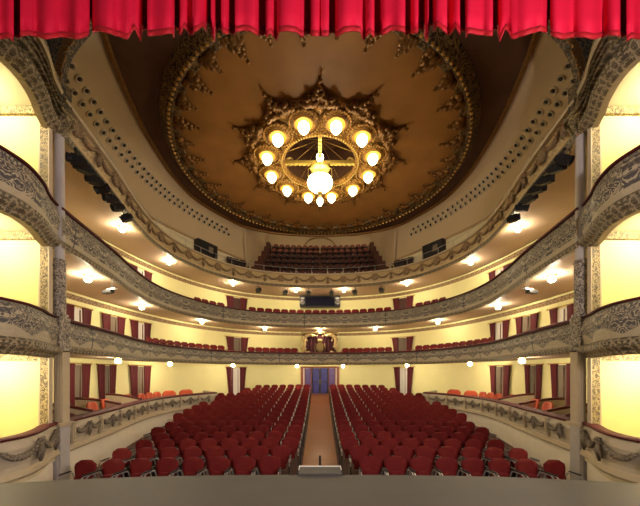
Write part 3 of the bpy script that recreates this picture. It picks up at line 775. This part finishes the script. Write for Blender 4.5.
def xmax(D):
    pts = [(6, 5.0), (8, 5.0), (10.8, 5.62), (12.8, 5.9), (14.5, 6.0), (16.2, 5.7), (17.2, 5.9), (18, 6.0), (19, 5.2), (21, 4.6)]
    for (a, xa), (b, xb) in zip(pts, pts[1:]):
        if D <= b: return xa+(xb-xa)*(D-a)/(b-a)
    return 4.4
nch = 0
for r, D in enumerate(rows_D):
    first = 1.08 if r == 0 else .96 if r == 1 else .52+.12*(D-7)/15+.29
    n = int((xmax(D)-first)/.553)+1
    for side in (-1, 1):
        for k in range(n):
            X = first+(.532 if r < 2 else .553)*k; y = D-.30*(X/5.0)**2
            if nch >= 318: break
            key = 'full' if r < 6 else 'far'
            src = full0 if key == 'full' else far0
            if key not in used: o = src; used.add(key)
            else: o = copy_tree(src)
            o.location = (X*side, y, H(floor_h(y))); o.rotation_euler = (0, 0, -side*.12*X/5.0*-1)
            where = 'in the front row' if r == 0 else ('in the last row' if r == len(rows_D)-1 else 'in the %s row from the stage' % ordn(r))
            tag(o, 'crimson chair, %s from the aisle on the %s, %s' % (ordn(k), 'left' if side < 0 else 'right', where), 'chair', 'crimson chairs of the stalls')
            nch += 1
print('stalls chairs', nch)

# balcony seats behind the rails
def tier_seats(hfloor, ranges, lab, group, proto, d, pitch=.50):
    usedp = False
    cc = off(CU, d); s = arc(cc)
    for (px0, px1, where) in ranges:
        for side in (-1, 1):
            if px1 > 320 and side > 0: continue
            pa, pb = (px0, px1) if side < 0 else (640-px1, 640-px0)
            def sof(px):
                r = (px-320)/F; best = None
                for i in range(len(cc)-1):
                    fa, fb = cc[i][0]/cc[i][1]-r, cc[i+1][0]/cc[i+1][1]-r
                    if fa*fb <= 0: 
                        v = s[i]+(s[i+1]-s[i])*fa/(fa-fb+1e-12); y = cc[i][1]
                        if best is None or y > best[1]: best = (v, y)
                return best[0]
            a, b = sof(pa), sof(pb); n = max(1, int((b-a)/pitch)+1)
            for k in range(n):
                p, t, nn = along(cc, a+(b-a)*(k+.5)/n)
                o = proto if not usedp else copy_tree(proto); usedp = True
                o.location = (p[0], p[1], H(hfloor)); o.rotation_euler = (0, 0, math.atan2(nn.y, nn.x)-PI/2)
                sd = 'left' if side < 0 else 'right'
                kk = k if side < 0 or px1 > 320 else n-1-k
                tag(o, lab % (ordn(kk), (sd+' '+where) if px1 <= 320 else where), 'seat', group)
b1 = chair_joined('balcony_chair', M['seat'], M['seatdark'], M['seatdark'])
tier_seats(.72, [(149, 226, 'beyond the side door'), (248.5, 298, 'beside the royal emblem')], 'red seat, %s from its stage end, first balcony %s', 'red seats of the first balcony', b1, .55)
b2 = chair_joined('balcony_chair', M['seat'], M['seatdark'], M['seatdark'])
tier_seats(3.28, [(196, 226, 'part before the door'), (249, 391, 'centre part counted from the left')], 'red seat, %s along, second balcony %s', 'red seats of the second balcony', b2, .50, .52)
b3 = chair_joined('gallery_chair', M['seatdark'], M['seatdark'], M['seatdark'])
tier_seats(6.15, [(228, 247, 'side near the guard rail')], 'black seat, %s in the top gallery, %s', 'black seats at the top gallery sides', b3, .45, .5)

# gallery block: stepped floor and seats
gs = empty('gallery_steps', (0, 20, H(5.6)), label='dark stepped floor of the central top gallery under the seats', cat='steps')
bm = bmesh.new()
for k in range(6): box(bm, (0, 20.35+.78*k+.4, H(5.64+(.62+.67*k)/2)), (9.36, .80, .62+.67*k))
wlink('treads', bm, plain('stair_red_brown', (.13, .045, .025), .7), gs)
bar_m = plain('barrier_brown', (.10, .035, .022), .7)
for sd_ in (-1, 1):
    bm = bmesh.new()
    for k in range(6): box(bm, (sd_*4.36, 20.35+.78*k+.4, H(6.26+.67*k+.45-.25)), (.62, .785, 1.4))
    wlink('side_barrier', bm, bar_m, gs)
def gallery_seat(name, mb, light):
    bm = bmesh.new(); shell(bm, .42, .42, .30, .86, .12, .06, .06, 0, rnd=.18, nx=4, nz=4, curve=.01); box(bm, (0, -.08, .42), (.42, .36, .07), mi=1)
    for s in (-1, 1): box(bm, (s*.215, -.05, .56), (.035, .36, .03), mi=2); box(bm, (s*.215, -.02, .28), (.03, .3, .54), mi=1)
    return link(name, bm, [mb, M['seatdark'], light])
g_top = gallery_seat('gallery_chair', M['seatbrown'], M['black']); g_low = gallery_seat('gallery_chair', plain('dark_maroon_upholstery', (.085, .026, .020), .6), M['chrome'])
ug = set()
for k in range(6):
    for side in (-1, 1):
        for q in range(8):
            X = .30+.475*q; y = 20.75+.78*k-.35*(X/4)**2; src = g_top if k >= 4 else g_low
            if src.name not in ug: o = src; ug.add(src.name)
            else: o = copy_tree(src)
            o.location = (X*side, y, H(5.64+.62+.67*k)); o.rotation_euler = (0, 0, side*.08*X/4)
            tag(o, '%s gallery seat, %s from the middle on the %s, %s' % ('brown-red' if k >= 4 else 'maroon', ordn(q), 'left' if side < 0 else 'right', 'top row' if k == 5 else ordn(k)+' row up from the rail'), 'seat', 'seats of the central top gallery')
# gallery walls, back wall and arch
bm = bmesh.new(); box(bm, (0, 25.6, H(9.0)), (12, .2, 7.4)); link('wall_gallery', bm, M['cove'], kind='structure')
bm = bmesh.new(); pts = [(1.35*math.cos(PI*q/16), 25.46, H(10.5+.95*math.sin(PI*q/16))) for q in range(17)]
tube(bm, [(1.35, 25.46, H(9.5))]+pts+[(-1.35, 25.46, H(9.5))], .07, 6); link('trim_40', bm, M['frieze'], kind='structure')
bm = bmesh.new(); box(bm, (0, 21.8, H(12.6)), (12, 8.0, .1)); link('ceiling_gallery', bm, M['cove'], kind='structure')
oo = off([p for p in OU if p[1] > 18.2], .03)
sweep_obj('wall_gallery_front', oo, [(0, H(9.0)), (0, H(12.6)), (.08, H(12.6)), (.08, H(9.0))], M['cove'], kind='structure')
for side, nm in ((-1, 'left'), (1, 'right')):
    bm = bmesh.new()
    P_ = [(4.62, 18.45, 9.05), (4.22, 22.0, 10.7), (4.78, 19.85, 6.5), (4.78, 25.5, 6.5), (4.22, 25.5, 12.6), (4.4, 18.45, 12.6)]
    v = [bm.verts.new((side*x, y, H(h))) for x, y, h in P_]; w = [bm.verts.new((side*(x+.12), y, H(h))) for x, y, h in P_]
    for f in ((0, 1, 2), (1, 4, 3, 2), (0, 5, 4, 1)): bm.faces.new([v[i] for i in f]); bm.faces.new([w[i] for i in f])
    for i, j in ((0, 2), (2, 3), (3, 4), (4, 5), (5, 0)): bm.faces.new((v[i], v[j], w[j], w[i]))
    link('wall_gallery_'+nm, bm, M['cove'], kind='structure')

# ------------------------------------------------------------------ lamps under the tiers
lamp0 = empty('ceiling_lamp')
bm = bmesh.new(); lathe(bm, [(0, 0), (.12, 0), (.13, -.03), (.06, -.07), (0, -.07)], n=14); link('fitting', bm, M['gold'], lamp0)
bm = bmesh.new(); ball(bm, (0, 0, -.13), .095, (1, 1, .85), 12, 8); link('glass_globe', bm, M['lamp'], lamp0, smooth=True, label='glowing glass globe')
first = True
for tn, hz_, pxs, d in (('under the top gallery', 5.48, (122, 169, 233, 296), .55), ('under the second balcony', 2.90, (88, 142, 202, 265, 320), .6), ('under the first balcony', .50, (118, 170, 233, 297), .45)):
    for k, px in enumerate(pxs):
        for side in (-1, 1):
            if px == 320 and side > 0: continue
            p, t, nn = at_px(CU, px if side < 0 else 640-px, d)
            o = lamp0 if first else copy_tree(lamp0); first = False
            o.location = (p[0], p[1], H(hz_+.02))
            if px == 320: lab = 'lit globe %s in the middle above the royal emblem' % tn
            else: lab = 'lit globe %s, %s from the stage on the %s' % (tn, ordn(k), 'left' if side < 0 else 'right')
            tag(o, lab, 'lamp', 'lit globes under the balconies')

for side in (-1, 1):
    o = copy_tree(lamp0); o.location = (2.6*side, 22.2, H(12.55)); tag(o, 'lit globe on the ceiling over the central gallery seats, %s one' % ('left' if side < 0 else 'right'), 'lamp', 'lit globes over the gallery')

# ------------------------------------------------------------------ doorways with curtains
def cloth(bm, w0, w1, h, amp=.035, n=14, rows=8, x0=0, x1=None):
    x1 = x0 if x1 is None else x1
    R = []
    for j in range(rows+1):
        t = j/rows; w = w0+(w1-w0)*(t**.7); xc = x0+(x1-x0)*t
        R.append([bm.verts.new((xc+w*(i/n-.5), -.05+amp*math.sin(i*PI*.95+.4), h*(1-t))) for i in range(n+1)])
    R2 = [[bm.verts.new((v.co.x, v.co.y+.02, v.co.z)) for v in r] for r in R]
    for A in (R, R2):
        for a, b in zip(A, A[1:]):
            for i in range(n): bm.faces.new((a[i], a[i+1], b[i+1], b[i]))
    for j in range(rows):
        for i in (0, n): bm.faces.new((R[j][i], R[j+1][i], R2[j+1][i], R2[j][i]))
dn = 2
def doorway(pa, pb, h0, ht, lvl, side, which, inner, right_inner='white'):
    """pa, pb: pixel columns of the left-hand doorway's outer curtain edges; mirrored for side > 0"""
    global dn
    A, _, n1 = at_px(WU, pa, -.04); B, _, n2 = at_px(WU, pb, -.04)
    if side > 0: A, B = (-B[0], B[1]), (-A[0], A[1])
    a, b = Vector((*A, 0)), Vector((*B, 0)); d = b-a; w = d.length; mid = (a+b)/2; rz = math.atan2(d.y, d.x)
    hgt = ht-h0
    bm = bmesh.new(); box(bm, (0, 0, hgt/2-.03), (w*.62, .05, hgt-.06))
    dr = link('door_%d' % dn, bm, M['white'] if inner == 'white' else M['floorm'] if inner == 'dark' else M['greydoor'], kind='structure'); dn += 1
    dr.location = (mid.x, mid.y, H(h0)); dr.rotation_euler = (0, 0, rz)
    bm = bmesh.new(); box(bm, (w*.08, -.04, hgt/2-.05), (.02, .03, hgt-.12)); box(bm, (-w*.31, -.03, hgt/2-.03), (.05, .05, hgt-.06)); box(bm, (w*.31, -.03, hgt/2-.03), (.05, .05, hgt-.06))
    link('door_frame', bm, M['darkwood'], dr)
    cu_ = empty('door_curtains', (mid.x, mid.y, H(h0)), rz, label='dark red door curtains %s %s, %s' % ('left' if side < 0 else 'right', lvl, which), cat='curtains', group='dark red door curtains')
    wt = w*.34
    for s in (-1, 1):
        bm = bmesh.new(); cloth(bm, w*.33, w*.19, hgt, x0=s*w*.335, x1=s*w*.265); link('curtain_panel', bm, M['dcurt'], cu_, smooth=True)
    if inner == 'sheer':
        bm = bmesh.new(); cloth(bm, w*.34, w*.26, hgt-.04, x0=-w*.05, x1=-w*.08); bmesh.ops.translate(bm, verts=bm.verts, vec=(0, .03, 0)); link('sheer_panel', bm, M['greydoor'], cu_, smooth=True, label='grey sheer inner curtain')
    bm = bmesh.new(); tube(bm, [(-w/2-.06, -.05, hgt+.02), (w/2+.06, -.05, hgt+.02)], .018, 6); ball(bm, (-w/2-.07, -.05, hgt+.02), .03, u=6, v=5); ball(bm, (w/2+.07, -.05, hgt+.02), .03, u=6, v=5); link('curtain_rod', bm, M['gold'], cu_)
for side in (-1, 1):
    for lvl, lst in (('in the stalls boxes', [(64, 89, -1.95, .30, 'nearest the stage', 'sheer'), (97, 115, -1.95, .30, 'second from the stage', 'sheer'), (129, 150, -1.95, .30, 'third from the stage', 'sheer'), (226, 246, -1.75, .32, 'at the rear of the stalls', 'white')]),  # rear doorways: the white panel stands in for light in the curtain gap
                     ('behind the first balcony', [(62.5, 90, .64, 2.42, 'nearest the stage', 'white'), (101, 124, .64, 2.42, 'second from the stage', 'sheer'), (130, 150, .64, 2.42, 'third from the stage', 'white'), (226, 248, .64, 2.35, 'nearest the royal emblem', 'sheer')]),
                     ('behind the second balcony', [(128, 151, 3.05, 5.0, 'by the side wall', 'white'), (226, 247, 3.05, 5.05, 'nearest the projection window', 'dark')])):
        for pa, pb, h0, ht, wh, inner in lst: doorway(pa, pb, h0, ht, lvl, side, wh, inner)

# central entrance
bm = bmesh.new()
for X in (-1.32, 1.32): box(bm, (X, 21.92, H(-.62)), (.17, .16, 1.9))
for X in (-1.1, -.62, .62, 1.1): box(bm, (X, 21.9, H(-.62)), (.05, .14, 1.88))
box(bm, (0, 21.92, H(.34)), (2.8, .18, .10))
d = link('door_1', bm, M['redwood'], kind='structure')
for s in (-1, 1):
    bm = bmesh.new(); box(bm, (s*.30, 21.93, H(-.65)), (.56, .05, 1.85))
    lf = link('door_leaf', bm, M['blue'], d)
    bm = bmesh.new(); box(bm, (s*.30, 21.89, H(-.72)), (.56, .03, .05)); box(bm, (s*.55, 21.89, H(-.65)), (.05, .03, 1.8)); box(bm, (s*.05, 21.89, H(-.65)), (.04, .03, 1.8)); link('leaf_rails', bm, M['black'], lf)
    bm = bmesh.new(); tube(bm, [(s*.06, 21.86, H(-.85)), (s*.06, 21.84, H(-.7)), (s*.06, 21.86, H(-.55))], .015, 5); link('door_handle', bm, M['goldbright'], lf)
    bm = bmesh.new(); box(bm, (s*.86, 21.94, H(-.65)), (.42, .05, 1.85)); link('side_panel', bm, M['violet'], d)
    bm = bmesh.new(); box(bm, (s*1.17, 21.94, H(-.65)), (.12, .05, 1.85)); link('white_jamb', bm, M['white'], d)

# ------------------------------------------------------------------ royal emblem hanging, projection booth, spotlights
em = empty('royal_hanging', (0, 20.35, H(.64)), label='dark crimson hanging with a gold crowned coat of arms in a gilded frame', cat='hanging')
bm = bmesh.new(); R = []
for i in range(33):
    x = -1.12+2.24*i/32; R.append([bm.verts.new((x, .03*math.sin(i*1.7), z)) for z in (0, .7, 1.4, 1.95)])
for a, b in zip(R, R[1:]):
    for j in range(3): bm.faces.new((a[j], a[j+1], b[j+1], b[j]))
link('drape', bm, plain('royal_velvet', (.05, .006, .012), .8), em, smooth=True)
bm = bmesh.new()
box(bm, (0, -.08, 2.0), (2.5, .16, .09)); box(bm, (0, -.10, 2.06), (2.6, .2, .04))
for s in (-1, 1):
    tube(bm, [(s*1.12, -.1, .55), (s*1.18, -.12, .9), (s*1.02, -.13, 1.2), (s*1.10, -.12, 1.55), (s*.92, -.12, 1.8), (s*.6, -.12, 1.88), (s*.35, -.12, 1.80)], [.10, .14, .10, .15, .13, .10, .05], 7)
    for q in range(9): ball(bm, (s*(1.15-random.random()*.35), -.14, .65+q*.14), .07, (1, .6, 1), 6, 5)
    for q in range(6): ball(bm, (s*(.2+q*.15), -.14, 1.80+.03*math.sin(q*2)), .06, (1, .6, 1), 6, 5)
    tube(bm, [(s*1.0, -.12, .62), (s*.75, -.13, .72), (s*.6, -.12, .62)], [.08, .08, .03], 6)
link('gilded_frame', bm, plain('royal_gilding', (.55, .40, .18), .5, .2, var=.5, scale=14, bump=.8), em, smooth=True)
bm = bmesh.new()
lathe(bm, [(.0, -.05), (.20, -.04), (.27, .0), (.20, .03), (0, .03)], n=18); bmesh.ops.transform(bm, matrix=Matrix.Translation((0, -.12, 1.02)) @ Matrix.Rotation(PI/2, 4, 'X') @ Matrix.Diagonal((1, 1.35, 1, 1)), verts=bm.verts)
ball(bm, (0, -.15, 1.45), .15, (1.2, .5, .8), 10, 7)
for q in range(5): ball(bm, (-.16+q*.08, -.16, 1.58-.02*abs(q-2)), .035, u=6, v=5)
for s in (-1, 1): tube(bm, [(s*.30, -.12, .75), (s*.36, -.12, 1.0), (s*.30, -.12, 1.28)], .035, 5)
link('coat_of_arms', bm, plain('arms_gilding', (.30, .21, .08), .5, .3, var=.5, scale=16), em, smooth=True)

pb = empty('projection_booth_window', (0, 21.7, H(4.75)), label='long black booth window on the wall behind the second balcony seats', cat='window')
bm = bmesh.new(); box(bm, (0, .1, .33), (2.1, .35, .66)); link('dark_glass', bm, plain('booth_glass', (.006, .006, .02), .5, var=.1, spec=.1), pb)
bm = bmesh.new(); box(bm, (0, .05, .69), (2.9, .45, .05)); box(bm, (0, .05, -.02), (2.9, .45, .04)); link('frame', bm, M['black'], pb)
for s in (-1, 1):
    sp = empty('loudspeaker', (s*1.25, 21.6, H(4.76)), label='grey and black loudspeaker at the %s end of the booth window' % ('left' if s < 0 else 'right'), cat='loudspeaker')
    bm = bmesh.new(); box(bm, (0, 0, .32), (.40, .36, .62)); link('cabinet', bm, M['black'], sp)
    bm = bmesh.new(); lathe(bm, [(.15, 0), (.15, .03), (.10, .0), (.04, .0), (0, .03)], n=14); bmesh.ops.transform(bm, matrix=Matrix.Translation((0, -.18, .22)) @ Matrix.Rotation(PI/2, 4, 'X'), verts=bm.verts); link('cone', bm, M['stone'], sp)
    bm = bmesh.new(); box(bm, (0, -.185, .5), (.26, .02, .12)); link('horn', bm, M['stone'], sp)
def spotlight():
    t = empty('spotlight')
    bm = bmesh.new(); box(bm, (0, .05, -.02), (.24, .34, .24)); box(bm, (0, .26, -.02), (.16, .1, .16)); link('lamp_housing', bm, M['black'], t)
    bm = bmesh.new(); lathe(bm, [(.10, 0), (.13, .0), (.14, .12), (.12, .12), (.10, .03)], n=12); bmesh.ops.transform(bm, matrix=Matrix.Translation((0, -.11, -.02)) @ Matrix.Rotation(PI/2, 4, 'X'), verts=bm.verts); link('lens_hood', bm, M['black'], t)
    bm = bmesh.new(); tube(bm, [(-.17, .03, -.05), (-.17, .03, .22), (.17, .03, .22), (.17, .03, -.05)], .014, 4); tube(bm, [(0, .03, .22), (0, .03, .34)], .02, 5); link('yoke', bm, M['black'], t)
    return t
sp0 = spotlight(); f1 = True
for k, px in enumerate((258.5, 285, 308.5)):
    for side in (-1, 1):
        p, t, nn = at_px(CU, px if side < 0 else 640-px, .15); o = sp0 if f1 else copy_tree(sp0); f1 = False
        o.location = (p[0], p[1], H(5.48-.34)); o.rotation_euler = (0, 0, math.atan2(nn.y, nn.x)-PI/2)
        tag(o, 'small black spotlight below the top gallery centre, %s, %s side' % (('outermost', 'middle one', 'innermost')[k], 'left' if side < 0 else 'right'), 'spotlight', 'spotlights below the gallery centre')
banks = [(75, 153), (82, 166), (93, 174), (101, 185), (109.5, 192), (117, 206), (125.5, 219)]
for side in (-1, 1):
    rail = []
    for k, (px, py) in enumerate(banks):
        p, t, nn = at_px(CU, px, -.12)
        x, y = p; h = 5.17
        o = copy_tree(sp0); o.location = (x if side < 0 else -x, y, H(h-.02))
        o.rotation_euler = (.35, 0, (-1.15 if side < 0 else 1.15)+random.uniform(-.3, .3)); o.scale = (.72, .72, .8); o.rotation_euler = (.2+random.uniform(-.35, .5), random.uniform(-.25, .25), (-1.0 if side < 0 else 1.0)+random.uniform(-.5, .5))
        rail.append((o.location.x, y, H(h+.235)))
        tag(o, 'black stage spotlight clamped under the gallery edge, %s from the column on the %s' % (ordn(k), 'left' if side < 0 else 'right'), 'spotlight', 'black spotlights along the gallery edge')
    br = empty('lighting_bar', rail[0], label='black lighting bar carrying the spotlights under the gallery on the %s' % ('left' if side < 0 else 'right'), cat='bar')
    bm = bmesh.new(); tube(bm, rail, .04, 6); wlink('bar', bm, M['black'], br)
    bm = bmesh.new()
    for (a_, b_) in zip(rail, rail[1:]):
        m_ = [(x+y)/2 for x, y in zip(a_, b_)]; tube(bm, [a_, (m_[0], m_[1], m_[2]-.20), b_], .009, 4)
    wlink('cable', bm, M['black'], br)
# wall projector on a bracket under the second balcony, each side
for side in (-1, 1):
    p, t, nn = at_px(CU, 112, -.02)
    pr = empty('bracket_camera', (p[0]*(1 if side < 0 else -1), p[1], H(2.86)), (-.35 if side < 0 else .35), label='small black camera on a pale bracket under the %s second balcony' % ('left' if side < 0 else 'right'), cat='camera')
    bm = bmesh.new(); tube(bm, [(0, 0, .04), (0, 0, -.30)], .02, 6); box(bm, (0, 0, -.31), (.34, .10, .04)); link('bracket', bm, M['chrome'], pr)
    bm = bmesh.new(); box(bm, (.12*-side*-1, -.02, -.38), (.34, .14, .10)); link('housing', bm, M['black'], pr)
    bm = bmesh.new(); lathe(bm, [(0, 0), (.045, 0), (.05, .08), (0, .08)], n=10); bmesh.ops.transform(bm, matrix=Matrix.Translation((.28*side, -.02, -.38)) @ Matrix.Rotation(side*PI/2, 4, 'Y'), verts=bm.verts); link('lens', bm, M['black'], pr)

# loudspeakers standing behind the top gallery rail
for side in (-1, 1):
    p, t, nn = at_px(CU, 206 if side < 0 else 434, .42)
    sp = empty('loudspeaker', (p[0], p[1], H(5.62)), math.atan2(nn.y, nn.x)-PI/2, label='wide black loudspeaker cabinet behind the %s gallery rail' % ('left' if side < 0 else 'right'), cat='loudspeaker')
    bm = bmesh.new(); box(bm, (0, 0, .82), (1.3, .36, 1.64)); link('cabinet', bm, M['black'], sp)
    bm = bmesh.new(); box(bm, (.2, -.19, 1.25), (.3, .02, .35)); link('grille', bm, M['greydoor'], sp)

# ------------------------------------------------------------------ furniture of the stalls boxes
def box_chair():
    t = empty('box_chair')
    bm = bmesh.new(); shell(bm, .36, .50, .44, .90, .16, .08, .09, 0, rnd=.5, curve=.08); link('backrest', bm, M['orange'], t, smooth=True)
    bm = bmesh.new(); box(bm, (0, -.05, .44), (.46, .44, .09)); bmesh.ops.bevel(bm, geom=bm.edges[:], offset=.03, segments=2, affect='EDGES'); link('seat', bm, M['orange'], t, smooth=True)
    for sx_ in (-.2, .2):
        for sy in (-.22, .14):
            bm = bmesh.new(); tube(bm, [(sx_, sy, .40), (sx_*1.05, sy*1.05, 0)], [.022, .015], 6); link('leg', bm, M['darkwood'], t)
    return t
bc0 = box_chair(); f1 = True
spots = [(97.5, .5), (110.5, .5), (131, .75), (145, .5), (152.5, .5), (160, .5), (171.5, .55), (188, .55)]
for side in (-1, 1):
    for k, (px, d) in enumerate(spots):
        p, t, nn = at_px(CU[:iend+2], px, d)
        o = bc0 if f1 else copy_tree(bc0); f1 = False
        if side > 0: p = (-p[0], p[1]); nn = Vector((-nn.x, nn.y))
        o.location = (p[0], p[1], H(-1.98)); o.rotation_euler = (0, 0, math.atan2(nn.y, nn.x)-PI/2); o.scale = (1.3 if k < 3 else 1.1 if k < 6 else 1.9, 1.0, 1.16)
        tag(o, 'orange-red padded chair in the %s stalls boxes, %s from the stage' % ('left' if side < 0 else 'right', ordn(k)), 'chair', 'orange-red chairs in the stalls boxes')
    for k, px in enumerate((74, 93, 121, 142)):
        p, t, nn = at_px(CU, px, .2)
        a = Vector((p[0], p[1], 0)); dirn = Vector((nn.x, nn.y, 0)); L = 1.35
        pa = empty('box_partition', (p[0]*(1 if side < 0 else -1), p[1], H(-1.98)), 0, label='low cream box divider with dark red top, %s from the stage, %s' % (ordn(k), 'left' if side < 0 else 'right'), cat='partition', group='low dividers between the stalls boxes')
        bm = bmesh.new(); R = []
        for i in range(11):
            t_ = i/10; z = .84+.22*math.sin(PI*min(1, t_*1.0)*.5+.0)
            q = dirn*(L*t_); x = q.x*(1 if side < 0 else -1)
            R.append(((x, q.y), z))
        for (q0, z0), (q1, z1) in zip(R, R[1:]):
            w_ = .03; dv = Vector((q1[0]-q0[0], q1[1]-q0[1])).normalized(); nn2 = Vector((-dv.y, dv.x))*w_
            v = [bm.verts.new((q[0]+s*nn2.x, q[1]+s*nn2.y, z)) for q, zt in ((q0, z0), (q1, z1)) for s in (-1, 1) for z in (0, zt)]
            # v: q0-,0 ; q0-,z ; q0+,0 ; q0+,z ; q1-,0 ...
            for f in ((0, 1, 5, 4), (2, 3, 7, 6), (1, 3, 7, 5), (0, 1, 3, 2), (4, 5, 7, 6)): bm.faces.new([v[i] for i in f])
        link('panel', bm, M['cream'], pa)
        bm = bmesh.new(); tube(bm, [(q[0], q[1], z+.02) for q, z in R], .05, 6); link('top_rail', bm, M['darkwood'], pa, smooth=True)
